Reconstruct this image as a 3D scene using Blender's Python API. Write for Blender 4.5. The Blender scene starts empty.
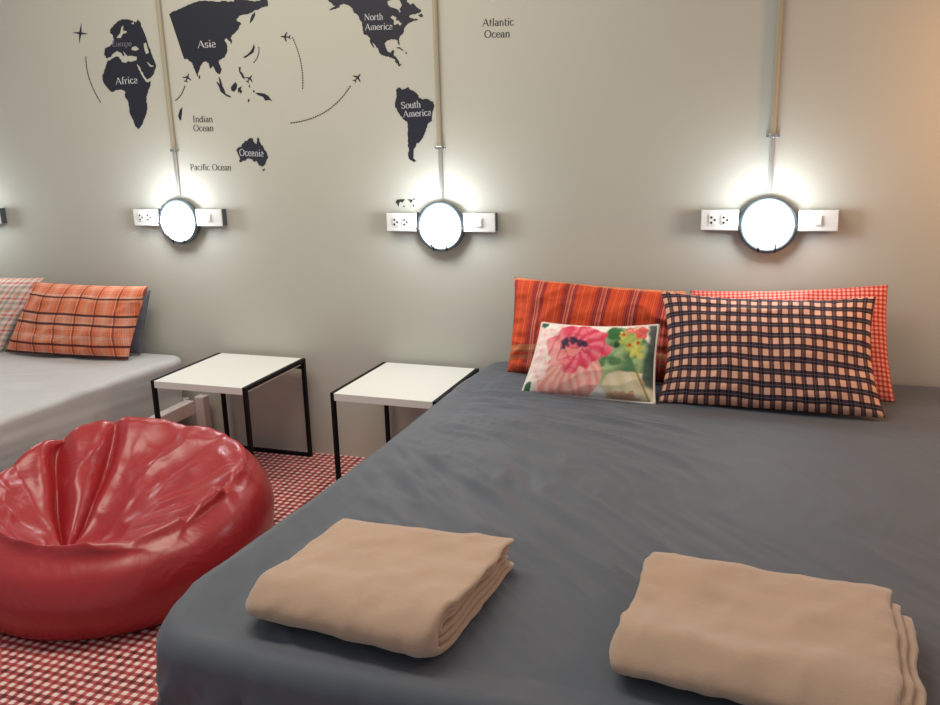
import bpy, bmesh, math, random
from mathutils import Vector, Matrix, noise
import numpy as np
random.seed(7)
PI = math.pi
SC = bpy.context.scene
COL = SC.collection

# ------------------------------------------------------------------ camera
CAM_LOC = Vector((0, -3.2463, 1.3772))
F_PX = 866.03
_y, _p, _r = [math.radians(a) for a in (18.643, 14.277, -1.565)]
FWD = Vector((-math.sin(_y)*math.cos(_p), math.cos(_y)*math.cos(_p), -math.sin(_p)))
_rt = Vector((math.cos(_y), math.sin(_y), 0)); _up = _rt.cross(FWD)
RGT = _rt*math.cos(_r) + _up*math.sin(_r)
UPV = _up*math.cos(_r) - _rt*math.sin(_r)
cd = bpy.data.cameras.new('camera'); cam = bpy.data.objects.new('camera', cd); COL.objects.link(cam)
cd.sensor_width = 36; cd.lens = F_PX/940*36; cd.sensor_fit = 'HORIZONTAL'
m = Matrix((RGT, UPV, -FWD)).transposed().to_4x4(); m.translation = CAM_LOC
cam.matrix_world = m
SC.camera = cam

def wall_pt(px, py):
    """photo measurement -> x, z on the painted wall (y = 0)"""
    d = FWD + RGT*((px-470)/F_PX) - UPV*((py-352.5)/F_PX)
    t = -CAM_LOC.y/d.y
    q = CAM_LOC + d*t
    return q.x, q.z

# ------------------------------------------------------------------ materials
def new_mat(name):
    m = bpy.data.materials.new(name); m.use_nodes = True
    nt = m.node_tree
    return m, nt, nt.nodes['Principled BSDF']
def N(nt, typ, **kw):
    n = nt.nodes.new(typ)
    for k, v in kw.items(): setattr(n, k, v)
    return n
def L(nt, a, b): nt.links.new(a, b)
def bump(nt, bsdf, height, strength=.3, dist=.002):
    b = N(nt, 'ShaderNodeBump'); b.inputs['Strength'].default_value = strength
    b.inputs['Distance'].default_value = dist
    L(nt, height, b.inputs['Height']); L(nt, b.outputs['Normal'], bsdf.inputs['Normal']); return b
def simple(name, col, rough=.6, metal=0, noise_scale=None, bstr=.2, bdist=.001, spec=.5, var=0):
    m, nt, b = new_mat(name)
    b.inputs['Base Color'].default_value = (*col, 1); b.inputs['Roughness'].default_value = rough
    b.inputs['Metallic'].default_value = metal; b.inputs['Specular IOR Level'].default_value = spec
    if noise_scale:
        tc = N(nt, 'ShaderNodeTexCoord'); nz = N(nt, 'ShaderNodeTexNoise')
        nz.inputs['Scale'].default_value = noise_scale; nz.inputs['Detail'].default_value = 5
        L(nt, tc.outputs['Object'], nz.inputs['Vector'])
        bump(nt, b, nz.outputs['Fac'], bstr, bdist)
        if var:
            mx = N(nt, 'ShaderNodeMix', data_type='RGBA')
            mx.inputs[6].default_value = (*[c*(1-var) for c in col], 1)
            mx.inputs[7].default_value = (*[min(1, c*(1+var)) for c in col], 1)
            L(nt, nz.outputs['Fac'], mx.inputs[0]); L(nt, mx.outputs[2], b.inputs['Base Color'])
    return m
def math_n(nt, op, a, b=None):
    n = N(nt, 'ShaderNodeMath', operation=op)
    for i, v in enumerate((a, b)):
        if v is None: continue
        if isinstance(v, (int, float)): n.inputs[i].default_value = v
        else: L(nt, v, n.inputs[i])
    return n.outputs[0]
def stripes(nt, coord, period, stops, offset=0.0, soft=False):
    """repeating colour bands along a coordinate: stops = [(pos, colour)]"""
    c = math_n(nt, 'MULTIPLY', coord, 1/period); c = math_n(nt, 'ADD', c, offset)
    c = math_n(nt, 'FRACT', c)
    r = N(nt, 'ShaderNodeValToRGB'); r.color_ramp.interpolation = 'LINEAR' if soft else 'CONSTANT'
    els = r.color_ramp.elements
    while len(els) < len(stops): els.new(0.5)
    for e, (p, col) in zip(els, stops): e.position = p
    for e, (p, col) in zip(els, stops): e.color = (*col, 1)
    L(nt, c, r.inputs[0]); return r.outputs[0]
def mixc(nt, a, b, fac=.5, mode='MIX'):
    n = N(nt, 'ShaderNodeMix', data_type='RGBA', blend_type=mode)
    if isinstance(fac, (int, float)): n.inputs[0].default_value = fac
    else: L(nt, fac, n.inputs[0])
    for i, v in ((6, a), (7, b)):
        if isinstance(v, tuple): n.inputs[i].default_value = (*v, 1)
        else: L(nt, v, n.inputs[i])
    return n.outputs[2]
def uv_xy(nt):
    tc = N(nt, 'ShaderNodeTexCoord'); s = N(nt, 'ShaderNodeSeparateXYZ')
    L(nt, tc.outputs['UV'], s.inputs[0]); return tc.outputs['UV'], s.outputs[0], s.outputs[1]
def weave(nt, b, uv, scale=900, strength=.25):
    nz = N(nt, 'ShaderNodeTexNoise'); nz.inputs['Scale'].default_value = scale; nz.inputs['Detail'].default_value = 2
    L(nt, uv, nz.inputs['Vector'])
    n2 = N(nt, 'ShaderNodeTexNoise'); n2.inputs['Scale'].default_value = 14; n2.inputs['Detail'].default_value = 4
    n2.inputs['Distortion'].default_value = .6
    L(nt, uv, n2.inputs['Vector'])
    h = math_n(nt, 'ADD', math_n(nt, 'MULTIPLY', nz.outputs[0], .12), n2.outputs[0])
    bump(nt, b, h, strength, .012)

# wall paint: grey-green emulsion with slight roller texture and faint patches
def mat_wall():
    m, nt, b = new_mat('wall_paint')
    tc = N(nt, 'ShaderNodeTexCoord')
    n1 = N(nt, 'ShaderNodeTexNoise'); n1.inputs['Scale'].default_value = 1.6; n1.inputs['Detail'].default_value = 6
    n2 = N(nt, 'ShaderNodeTexNoise'); n2.inputs['Scale'].default_value = 60; n2.inputs['Detail'].default_value = 6
    for n in (n1, n2): L(nt, tc.outputs['Object'], n.inputs['Vector'])
    c = mixc(nt, (.485, .478, .42), (.545, .538, .472), n1.outputs[0])
    L(nt, c, b.inputs['Base Color']); b.inputs['Roughness'].default_value = .62
    b.inputs['Specular IOR Level'].default_value = .25
    bump(nt, b, n2.outputs[0], .12, .002); return m
# floor: red, pink and white woven check
def mat_floor():
    m, nt, b = new_mat('woven_check_floor')
    tc = N(nt, 'ShaderNodeTexCoord'); s = N(nt, 'ShaderNodeSeparateXYZ')
    w = N(nt, 'ShaderNodeTexNoise'); w.inputs['Scale'].default_value = 9
    L(nt, tc.outputs['Object'], w.inputs['Vector'])
    off = N(nt, 'ShaderNodeVectorMath', operation='MULTIPLY_ADD')
    L(nt, w.outputs['Color'], off.inputs[0]); off.inputs[1].default_value = (.012, .012, 0)
    L(nt, tc.outputs['Object'], off.inputs[2])
    L(nt, off.outputs[0], s.inputs[0])
    P = .0285
    def tri(c):
        f = math_n(nt, 'FRACT', math_n(nt, 'MULTIPLY', c, 1/P))
        d = math_n(nt, 'ABSOLUTE', math_n(nt, 'SUBTRACT', f, .5))
        r = N(nt, 'ShaderNodeMapRange'); L(nt, d, r.inputs[0])
        r.inputs[1].default_value = .19; r.inputs[2].default_value = .30; return r.outputs[0]
    fx, fy = tri(s.outputs[0]), tri(s.outputs[1])
    both = math_n(nt, 'MULTIPLY', fx, fy); any_ = math_n(nt, 'MAXIMUM', fx, fy)
    vo = N(nt, 'ShaderNodeTexWhiteNoise', noise_dimensions='2D')
    sn = N(nt, 'ShaderNodeVectorMath', operation='SNAP'); L(nt, off.outputs[0], sn.inputs[0]); sn.inputs[1].default_value = (P, P, P)
    L(nt, sn.outputs[0], vo.inputs[0])
    dark = mixc(nt, (.06, .012, .016), (.36, .03, .03), vo.outputs[0])
    mid = mixc(nt, (.40, .06, .058), (.58, .13, .12), vo.outputs[0])
    c = mixc(nt, dark, mid, any_); c = mixc(nt, c, (.88, .70, .66), both)
    L(nt, c, b.inputs['Base Color']); b.inputs['Roughness'].default_value = .55
    bump(nt, b, any_, .5, .004); return m

M = {}
M['wall'] = mat_wall(); M['floor'] = mat_floor()
M['white'] = simple('white_laminate', (.80, .79, .75), .35, noise_scale=40, bstr=.04)
M['black'] = simple('black_powder_coat', (.008, .008, .009), .55, noise_scale=250, bstr=.1, spec=.15)
M['plastic'] = simple('white_plastic', (.68, .665, .64), .3, noise_scale=30, bstr=.02)
M['guard'] = simple('black_guard', (.006, .006, .007), .9, spec=0)
M['hole'] = simple('dark_socket_hole', (.01, .01, .01), .8)
M['pipe'] = simple('painted_conduit', (.38, .345, .25), .4, noise_scale=30, bstr=.03)
M['pipe_low'] = simple('pale_conduit', (.42, .41, .39), .3, metal=.5, noise_scale=30, bstr=.03)
M['steel'] = simple('brushed_steel', (.6, .6, .6), .25, 1.0)
M['rim'] = simple('dark_metal_rim', (.11, .14, .16), .35, .6, noise_scale=80, bstr=.05)
M['vinyl'] = simple('navy_vinyl', (.013, .014, .026), .5, noise_scale=8, bstr=.05, bdist=.001)
M['ink'] = simple('black_lettering', (.02, .02, .02), .5)
M['letter'] = simple('pale_lettering', (.55, .56, .60), .5)
M['letter_dim'] = simple('dim_lettering', (.20, .20, .25), .5)
M['frame_wood'] = simple('pale_painted_wood', (.62, .54, .52), .5, noise_scale=18, bstr=.1, var=.06)
M['dark_base'] = simple('dark_bed_underside', (.02, .02, .022), .8)
def emis(name, col, s):
    m, nt, b = new_mat(name)
    b.inputs['Base Color'].default_value = (.8, .8, .8, 1)
    b.inputs['Emission Color'].default_value = (*col, 1); b.inputs['Emission Strength'].default_value = s
    return m
M['dome'] = emis('lit_glass_dome', (.97, 1.0, 1.0), 8)
def fabric(name, col, rough=.85, sheen=.3, sc=260, st=.25, big=6):
    m, nt, b = new_mat(name)
    tc = N(nt, 'ShaderNodeTexCoord')
    n1 = N(nt, 'ShaderNodeTexNoise'); n1.inputs['Scale'].default_value = sc; n1.inputs['Detail'].default_value = 3
    n2 = N(nt, 'ShaderNodeTexNoise'); n2.inputs['Scale'].default_value = big; n2.inputs['Detail'].default_value = 5
    for n in (n1, n2): L(nt, tc.outputs['Object'], n.inputs['Vector'])
    c = mixc(nt, tuple(x*.88 for x in col), tuple(x*1.12 for x in col), n2.outputs[0])
    c = mixc(nt, c, tuple(x*1.25 for x in col), math_n(nt, 'MULTIPLY', n1.outputs[0], .35))
    L(nt, c, b.inputs['Base Color']); b.inputs['Roughness'].default_value = rough
    b.inputs['Sheen Weight'].default_value = sheen; b.inputs['Specular IOR Level'].default_value = .25
    h = math_n(nt, 'ADD', math_n(nt, 'MULTIPLY', n1.outputs[0], .25), n2.outputs[0])
    bump(nt, b, h, st, .004); return m
M['sheet_dark'] = fabric('charcoal_cotton', (.100, .110, .134), .62, .12)
M['sheet_light'] = fabric('light_grey_cotton', (.47, .47, .475), .6, .2)
M['fleece'] = fabric('tan_fleece', (.49, .325, .225), .95, .5, sc=420, st=.6, big=14)
M['pillow_grey'] = fabric('blue_grey_cotton', (.10, .105, .13), .8, .2)
def mat_leather():
    m, nt, b = new_mat('red_vinyl_leather')
    b.inputs['Base Color'].default_value = (.37, .018, .022, 1)
    b.inputs['Roughness'].default_value = .35; b.inputs['Specular IOR Level'].default_value = .45
    b.inputs['Coat Weight'].default_value = .25; b.inputs['Coat Roughness'].default_value = .2
    tc = N(nt, 'ShaderNodeTexCoord')
    n1 = N(nt, 'ShaderNodeTexNoise'); n1.inputs['Scale'].default_value = 7; n1.inputs['Detail'].default_value = 3
    n1.inputs['Distortion'].default_value = .8
    v = N(nt, 'ShaderNodeTexVoronoi'); v.inputs['Scale'].default_value = 300
    L(nt, tc.outputs['Object'], n1.inputs['Vector']); L(nt, tc.outputs['Object'], v.inputs['Vector'])
    h = math_n(nt, 'ADD', math_n(nt, 'MULTIPLY', n1.outputs[0], 1.0), math_n(nt, 'MULTIPLY', v.outputs[0], .012))
    bump(nt, b, h, .45, .02); return m
M['leather'] = mat_leather()

def mat_gingham(name, P, light, mid, dark, off=(0, 0), line=None, Q=None, midy=None):
    Q = Q or P; midy = midy or mid
    m, nt, b = new_mat(name); uv, x, y = uv_xy(nt)
    lo, hi = (1, 1, 1), (0, 0, 0)
    sx = stripes(nt, x, P, [(0, lo), (.53, hi)], off[0]); sy = stripes(nt, y, Q, [(0, lo), (.53, hi)], off[1])
    both = mixc(nt, sx, sy, 1, 'MULTIPLY'); anyl = mixc(nt, sx, sy, 1, 'LIGHTEN')
    c = mixc(nt, dark, mixc(nt, midy, mid, sy), anyl); c = mixc(nt, c, light, both)
    if line:   # thin bright over-check inside the dark bands
        lx = stripes(nt, x, P, [(0, hi), (.72, lo), (.77, hi)], off[0]); ly = stripes(nt, y, Q, [(0, hi), (.72, lo), (.77, hi)], off[1])
        c = mixc(nt, c, line, mixc(nt, mixc(nt, lx, ly, 1, 'LIGHTEN'), (.55, .55, .55), 1, 'MULTIPLY'))
    L(nt, c, b.inputs['Base Color']); b.inputs['Roughness'].default_value = .85; b.inputs['Specular IOR Level'].default_value = .2
    weave(nt, b, uv); return m
M['gingham_black'] = mat_gingham('peach_black_gingham', .0333, (.80, .44, .31), (.150, .062, .055), (.012, .010, .018), line=(.24, .17, .18), Q=.0398, midy=(.070, .042, .058))
M['gingham_red'] = mat_gingham('red_pink_gingham', .0150, (.80, .36, .30), (.62, .11, .08), (.42, .03, .03))
def mat_orange_stripe():
    m, nt, b = new_mat('orange_striped_cotton'); uv, x, y = uv_xy(nt)
    O = (.70, .085, .030); O2 = (.76, .125, .05); R = (.46, .055, .04); D = (.10, .012, .018); PK = (.66, .16, .11)
    c = stripes(nt, x, .118, [(0, O), (.10, O2), (.16, O), (.34, O2), (.40, O), (.50, R), (.585, D), (.60, R), (.645, D), (.665, PK), (.72, R), (.76, PK), (.83, D), (.85, R), (.885, D), (.90, R), (.95, O)], -.12)
    fine = stripes(nt, x, .008, [(0, (1, 1, 1)), (.5, (.84, .84, .84))])
    c = mixc(nt, c, fine, 1, 'MULTIPLY')
    fy = stripes(nt, y, .007, [(0, (1, 1, 1)), (.5, (.88, .88, .88))])
    c = mixc(nt, c, fy, 1, 'MULTIPLY')
    # bands along the top and bottom edge of the cloth
    band = stripes(nt, y, 1.0, [(0, (1, 1, 1)), (.035, (0, 0, 0)), (.045, (1, 1, 1)), (.065, (0, 0, 0)), (.073, (1, 1, 1)), (.10, (0, 0, 0)), (.338, (1, 1, 1))], 0)
    bc = stripes(nt, y, 1.0, [(0, (.45, .08, .05)), (.05, (.30, .16, .09)), (.08, (.55, .32, .16)), (.2, (.80, .42, .20))], 0)
    c = mixc(nt, c, bc, mixc(nt, band, (.45, .45, .45), 1, 'MULTIPLY'))
    L(nt, c, b.inputs['Base Color']); b.inputs['Roughness'].default_value = .85; b.inputs['Specular IOR Level'].default_value = .2
    weave(nt, b, uv, 700, .5); return m
M['orange_stripe'] = mat_orange_stripe()
def mat_plaid():
    m, nt, b = new_mat('orange_plaid_cotton'); uv, x, y = uv_xy(nt)
    A = (.84, .34, .21); B = (.80, .20, .09); Cc = (.88, .46, .36)
    cx = stripes(nt, x, .105, [(0, Cc), (.10, A), (.28, B), (.42, Cc), (.48, B), (.55, B), (.72, A), (.9, Cc)], 0)
    cy = stripes(nt, y, .205, [(0, A), (.12, Cc), (.2, B), (.5, A), (.58, Cc), (.66, B), (.80, A), (.9, Cc)], .1)
    c = mixc(nt, cx, cy, .5)
    fx = stripes(nt, x, .0085, [(0, (1, 1, 1)), (.6, (.88, .84, .82))]); fy = stripes(nt, y, .0085, [(0, (1, 1, 1)), (.6, (.90, .86, .84))])
    c = mixc(nt, mixc(nt, c, fx, 1, 'MULTIPLY'), fy, 1, 'MULTIPLY')
    lx = stripes(nt, x, .105, [(0, (0, 0, 0)), (.47, (1, 1, 1)), (.56, (0, 0, 0))], 0)
    c = mixc(nt, c, (.10, .03, .035), mixc(nt, lx, (.62, .62, .62), 1, 'MULTIPLY'))
    ly = stripes(nt, y, 1.0, [(0, (1, 1, 1)), (.012, (0, 0, 0)), (.055, (1, 1, 1)), (.067, (0, 0, 0)), (.163, (1, 1, 1)), (.173, (0, 0, 0)), (.213, (1, 1, 1)), (.224, (0, 0, 0)), (.297, (1, 1, 1)), (.306, (0, 0, 0))], 0)
    c = mixc(nt, c, (.045, .012, .018), mixc(nt, ly, (.9, .9, .9), 1, 'MULTIPLY'))
    L(nt, c, b.inputs['Base Color']); b.inputs['Roughness'].default_value = .85; b.inputs['Specular IOR Level'].default_value = .2
    weave(nt, b, uv, 700, .35); return m
M['plaid'] = mat_plaid()
def mat_plaid2():
    m, nt, b = new_mat('red_grey_plaid_cotton'); uv, x, y = uv_xy(nt)
    W = (.80, .66, .60); G = (.36, .33, .32); R = (.66, .12, .10); O = (.80, .34, .16)
    cx = stripes(nt, x, .085, [(0, W), (.2, R), (.32, W), (.45, G), (.62, W), (.75, O), (.86, G)], 0)
    cy = stripes(nt, y, .085, [(0, W), (.2, G), (.38, W), (.5, R), (.62, W), (.76, O), (.86, G)], .2)
    c = mixc(nt, cx, cy, .5)
    L(nt, c, b.inputs['Base Color']); b.inputs['Roughness'].default_value = .85
    weave(nt, b, uv, 700, .35); return m
M['plaid_grey'] = mat_plaid2()
def mat_attr(name, attr, rough=.8):
    m, nt, b = new_mat(name); a = N(nt, 'ShaderNodeAttribute', attribute_name=attr)
    L(nt, a.outputs['Color'], b.inputs['Base Color']); b.inputs['Roughness'].default_value = rough
    b.inputs['Specular IOR Level'].default_value = .25
    uv, x, y = uv_xy(nt); weave(nt, b, uv, 700, .25); return m
M['floral'] = mat_attr('printed_floral_cotton', 'print')
M['piping'] = simple('cream_piping', (.78, .72, .66), .7)

# ------------------------------------------------------------------ object helpers
def tag(o, label, cat, group=None):
    o['label'] = label; o['category'] = cat
    if group: o['group'] = group
    return o
def empty(name, loc=(0, 0, 0), rz=0):
    o = bpy.data.objects.new(name, None); o.empty_display_size = .05
    COL.objects.link(o); o.location = loc; o.rotation_euler.z = rz; return o
def link_mesh(name, me, mat, parent=None, smooth=False):
    me.materials.clear()
    me.materials.append(mat)
    if smooth:
        for p in me.polygons: p.use_smooth = True
    o = bpy.data.objects.new(name, me); COL.objects.link(o)
    if parent: o.parent = parent
    return o
def from_data(name, verts, faces, mat, parent=None, smooth=True, uvs=None):
    me = bpy.data.meshes.new(name); me.from_pydata([tuple(v) for v in verts], [], faces); me.update()
    if uvs is not None:
        ul = me.uv_layers.new(name='UVMap')
        for lp in me.loops: ul.data[lp.index].uv = uvs[lp.vertex_index]
    return link_mesh(name, me, mat, parent, smooth)
def from_bm(name, bm, mat, parent=None, smooth=False):
    me = bpy.data.meshes.new(name); bm.normal_update(); bm.to_mesh(me); bm.free()
    return link_mesh(name, me, mat, parent, smooth)
def box(bm, x0, x1, y0, y1, z0, z1, bev=0, seg=2):
    r = bmesh.ops.create_cube(bm, size=1)
    vs = r['verts']
    for v in vs:
        v.co = Vector(((x0+x1)/2+v.co.x*(x1-x0), (y0+y1)/2+v.co.y*(y1-y0), (z0+z1)/2+v.co.z*(z1-z0)))
    if bev:
        es = list({e for v in vs for e in v.link_edges})
        bmesh.ops.bevel(bm, geom=es, offset=bev, segments=seg, affect='EDGES', profile=.5)
def mbox(name, dims, mat, parent=None, bev=.001):
    bm = bmesh.new(); box(bm, *dims, bev=bev); return from_bm(name, bm, mat, parent)
def cyl(bm, p0, p1, r, n=20):
    p0, p1 = Vector(p0), Vector(p1); d = p1-p0
    q = d.to_track_quat('Z', 'Y').to_matrix().to_4x4(); q.translation = (p0+p1)/2
    bmesh.ops.create_cone(bm, cap_ends=True, segments=n, radius1=r, radius2=r, depth=d.length, matrix=q)
def lathe_y(profile, n=56):
    """profile [(r, y)] revolved round the y axis; returns verts, faces"""
    V, Fc = [], []
    for r, y in profile:
        for k in range(n):
            a = 2*PI*k/n; V.append((r*math.cos(a), y, r*math.sin(a)))
    for i in range(len(profile)-1):
        for k in range(n):
            k2 = (k+1) % n; Fc.append((i*n+k, i*n+k2, (i+1)*n+k2, (i+1)*n+k))
    return V, Fc
def tube(pts, r, n=10, closed=False):
    V, Fc = [], []; m_ = len(pts); pts = [Vector(p) for p in pts]
    for i, p in enumerate(pts):
        a = pts[(i-1) % m_] if closed or i > 0 else p; b = pts[(i+1) % m_] if closed or i < m_-1 else p
        t = (b-a).normalized(); s = t.cross(Vector((0, .3, 1))).normalized(); u = s.cross(t)
        for k in range(n):
            an = 2*PI*k/n; V.append(p+s*math.cos(an)*r+u*math.sin(an)*r)
    for i in range(m_ if closed else m_-1):
        j = (i+1) % m_
        for k in range(n):
            k2 = (k+1) % n; Fc.append((i*n+k, i*n+k2, j*n+k2, j*n+k))
    if not closed:
        Fc.append(tuple(range(n))); Fc.append(tuple((m_-1)*n+k for k in reversed(range(n))))
    return V, Fc
def copy_tree(o, parent=None):
    c = o.copy(); COL.objects.link(c)
    if parent: c.parent = parent
    for ch in [x for x in bpy.data.objects if x.parent == o]: copy_tree(ch, c)
    return c
def fbm(x, y, z=0, o=3): return noise.fractal(Vector((x, y, z)), 1.0, 2.0, o)

# ------------------------------------------------------------------ the room
def structure(o): o['kind'] = 'structure'; return o
structure(mbox('wall_back', (-6.5, 2.6, 0, .12, 0, 3.0), M['wall'], bev=0))
structure(mbox('floor', (-6.5, 2.6, -4.2, 0, -.06, 0), M['floor'], bev=0))

# ------------------------------------------------------------------ wall lamps, socket and switch boxes, conduits
LX = [-3.627, -2.412, -1.193, .027]; LZ = [1.052, 1.050, 1.037, 1.052]
def make_lamp():
    t = empty('wall_lamp')
    V, Fc = lathe_y([(.0001, 0), (.090, 0), (.095, -.004), (.098, -.012), (.099, -.030), (.097, -.036), (.091, -.039), (.086, -.038), (.084, -.030), (.0001, -.030)])
    b = from_data('base_ring', V, Fc, M['rim'], t); 
    prof = [(.0835, -.030)]
    for i in range(1, 13):
        a = i/12*PI/2; prof.append((.0835*math.cos(a)**.8 if i < 12 else .0001, -.032-.040*math.sin(a)))
    V, Fc = lathe_y(prof); from_data('glass_dome', V, Fc, M['dome'], t)
    for s in (-1, 1):
        bm = bmesh.new(); x = s*.027
        pts = []
        for i in range(7):
            z = -.094 + i*.0075
            rr = min(1, math.hypot(x, z)/.0835)
            y = -.034-.040*math.sqrt(max(0, 1-rr**2.2)) - .010
            pts.append((x*(1+.02*i), y, z))
        V, Fc = tube(pts, .0028, 8)
        vs = [bm.verts.new(v) for v in V]
        for f in Fc: bm.faces.new([vs[k] for k in f])
        from_bm('guard_bar', bm, M['guard'], t, True)
    for s in (-1, 1):
        bm = bmesh.new(); cyl(bm, (s*.093, -.034, -.006), (s*.093, -.043, -.006), .006, 14)
        from_bm('screw', bm, M['steel'], t)
    return t
def make_box(kind):
    t = empty(kind)
    mbox('back_box', (-.063, .063, -.035, 0, -.0355, .0355), M['rim'], t, .0015)['label'] = 'dark grey back box'
    mbox('cover_plate', (-.064, .064, -.040, -.0335, -.0365, .0365), M['plastic'], t, .002)
    return t
def make_socket():
    t = make_box('socket_outlet')
    for cx in (-.024, .018):
        s = mbox('socket_insert', (cx-.013, cx+.013, -.0425, -.039, -.018, .018), M['plastic'], t, .001)
        bm = bmesh.new()
        for dx, dz in ((-.004, .009), (-.004, -.009), (.008, 0)):
            cyl(bm, (cx+dx, -.0420, dz), (cx+dx, -.0434, dz), .0042, 12)
        from_bm('pin_holes', bm, M['hole'], s)
    return t
def make_switch():
    t = make_box('wall_switch')
    s = mbox('switch_insert', (-.014, .014, -.0425, -.039, -.018, .018), M['plastic'], t, .001)
    bm = bmesh.new(); box(bm, -.010, .010, -.046, -.042, -.015, .015, .0015)
    for v in bm.verts: v.co.y += (v.co.z)*.12
    from_bm('rocker', bm, M['plastic'], s)
    return t
def make_conduit(top):
    t = empty('conduit_pipe')
    bm = bmesh.new(); cyl(bm, (0, -.0105, .285), (0, -.0105, top), .0095, 24)
    from_bm('upper_pipe', bm, M['pipe'], t, False)
    bm = bmesh.new(); cyl(bm, (0, -.009, .095), (0, -.009, .285), .0078, 20)
    from_bm('lower_pipe', bm, M['pipe_low'], t, False)
    c = mbox('saddle_clip', (-.012, .0125, -.0235, -.001, .279, .291), M['steel'], t, .003)
    mbox('clip_ear', (-.022, .022, -.003, 0, .280, .290), M['steel'], c, .0008)
    for s in (-.017, .017):
        bm = bmesh.new(); cyl(bm, (s, -.003, .285), (s, -.009, .285), .0045, 12); from_bm('screw', bm, M['steel'], c)
    for o in t.children: pass
    return t
names = ['far left, only its right side inside the picture', 'below the world map continents of Asia and Africa', 'below the South America sticker', 'above the checked pillows of the charcoal bed']
lamp0, sock0, sw0 = make_lamp(), make_socket(), make_switch()
first = True
for i in (1, 2, 3, 0):
    x, z = LX[i], LZ[i]
    lamp = lamp0 if first else copy_tree(lamp0)
    lamp.location = (x, 0, z-.018)
    sw = sw0 if first else copy_tree(sw0); sw.location = (x+.163, 0, z)
    where = ['at the far left edge', 'above the left white table', 'above the right white table', 'above the checked pillows'][i]
    tag(lamp, 'lit round wall lamp with dark rim ' + where, 'lamp', 'round wall lamps')
    tag(sw, 'white wall switch box right of the lamp ' + where, 'switch', 'white wall switches')
    if i == 0: continue      # its socket and conduit lie outside the picture
    so = sock0 if first else copy_tree(sock0); so.location = (x-.163, 0, z)
    tag(so, 'white twin socket box left of the lamp ' + where, 'socket', 'white socket boxes')
    cn = make_conduit(2.75-z); cn.location = (x, 0, z)
    tag(cn, 'vertical conduit pipe running down to the lamp ' + where, 'pipe', 'wall conduits')
    first = False

# ------------------------------------------------------------------ world map stickers
def sticker(name, loops, mat, parent=None, y=-.0012, th=.0012, px=True):
    cu = bpy.data.curves.new(name, 'CURVE'); cu.dimensions = '2D'; cu.fill_mode = 'BOTH'
    for lp in loops:
        pts = [wall_pt(*p) for p in lp] if px else lp
        s = cu.splines.new('POLY'); s.points.add(len(pts)-1); s.use_cyclic_u = True
        for q, (a, b) in zip(s.points, pts): q.co = (a, b, 0, 1)
    cu.extrude = th/2
    tmp = bpy.data.objects.new('tmp', cu); COL.objects.link(tmp)
    bpy.context.view_layer.update()
    me = bpy.data.meshes.new_from_object(tmp.evaluated_get(bpy.context.evaluated_depsgraph_get()))
    bpy.data.objects.remove(tmp)
    R = Matrix.Rotation(PI/2, 4, 'X'); me.transform(Matrix.Translation((0, y+th/2, 0)) @ R)
    me.name = name
    return link_mesh(name, me, mat, parent)
def S(pts, sc, ox, oy): return [(ox+a/sc, oy+b/sc) for a, b in pts]
def rough(pts, n=3, amp=.5):
    """coastline roughening"""
    out = []
    for i, p in enumerate(pts):
        q = pts[(i+1) % len(pts)]; out.append(p)
        d = math.hypot(q[0]-p[0], q[1]-p[1])
        if d > 1.5 and d < 14:
            for k in range(1, n+1):
                t = k/(n+1); nx, ny = -(q[1]-p[1])/d, (q[0]-p[0])/d; j = random.uniform(-amp, amp)
                out.append((p[0]+(q[0]-p[0])*t+nx*j, p[1]+(q[1]-p[1])*t+ny*j))
    return out
AF = S([(228,110),(245,90),(270,65),(300,52),(345,58),(375,72),(380,53),(392,62),(415,120),(440,190),(465,260),(485,308),(480,335),(470,365),(450,385),(436,392),(425,382),(408,350),(392,318),(382,303),(378,308),(385,325),(405,368),(425,400),(440,408),(458,402),(455,420),(440,460),(430,490),(432,520),(437,560),(425,600),(410,645),(385,672),(372,660),(358,620),(340,590),(335,550),(325,510),(310,490),(312,460),(285,448),(265,450),(235,462),(205,430),(187,400),(185,365),(200,330),(212,290),(235,275),(265,262),(280,270),(290,290),(315,300),(330,288),(355,290),(375,285),(378,262),(345,258),(325,262),(312,245),(303,232),(298,236),(308,256),(300,262),(285,240),(265,228),(245,245),(230,265),(205,272),(192,250),(200,215),(222,205),(240,190),(250,165),(240,140),(225,128)], 5.64, 70, 10)
AFH = [S(h, 5.64, 70, 10) for h in ([(345,225),(352,208),(372,203),(392,222),(372,230)], [(415,188),(430,183),(437,210),(447,240),(430,250),(420,225)], [(260,158),(283,130),(290,95),(303,86),(300,115),(322,119),(318,130),(298,135),(288,158)], [(343,76),(360,67),(362,82)], [(430,290),(440,294),(456,310),(474,314),(470,320),(452,320)])]
AS = S([(60,90),(95,70),(130,55),(150,45),(200,25),(245,8),(300,5),(345,8),(380,12),(400,4),(440,12),(475,9),(480,-6),(560,0),(600,9),(640,5),(650,-12),(680,-16),(692,10),(692,40),(665,45),(625,62),(600,70),(575,85),(540,92),(505,105),(487,130),(510,140),(520,150),(505,180),(485,205),(462,225),(452,245),(462,265),(455,282),(445,262),(430,245),(412,250),(420,268),(432,290),(430,330),(415,365),(395,378),(375,388),(380,410),(395,440),(385,475),(365,465),(350,440),(338,420),(325,440),(315,410),(300,395),(280,395),(262,420),(250,455),(240,492),(228,460),(215,420),(205,400),(180,380),(155,378)], 6.408, 160, 0)
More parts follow.
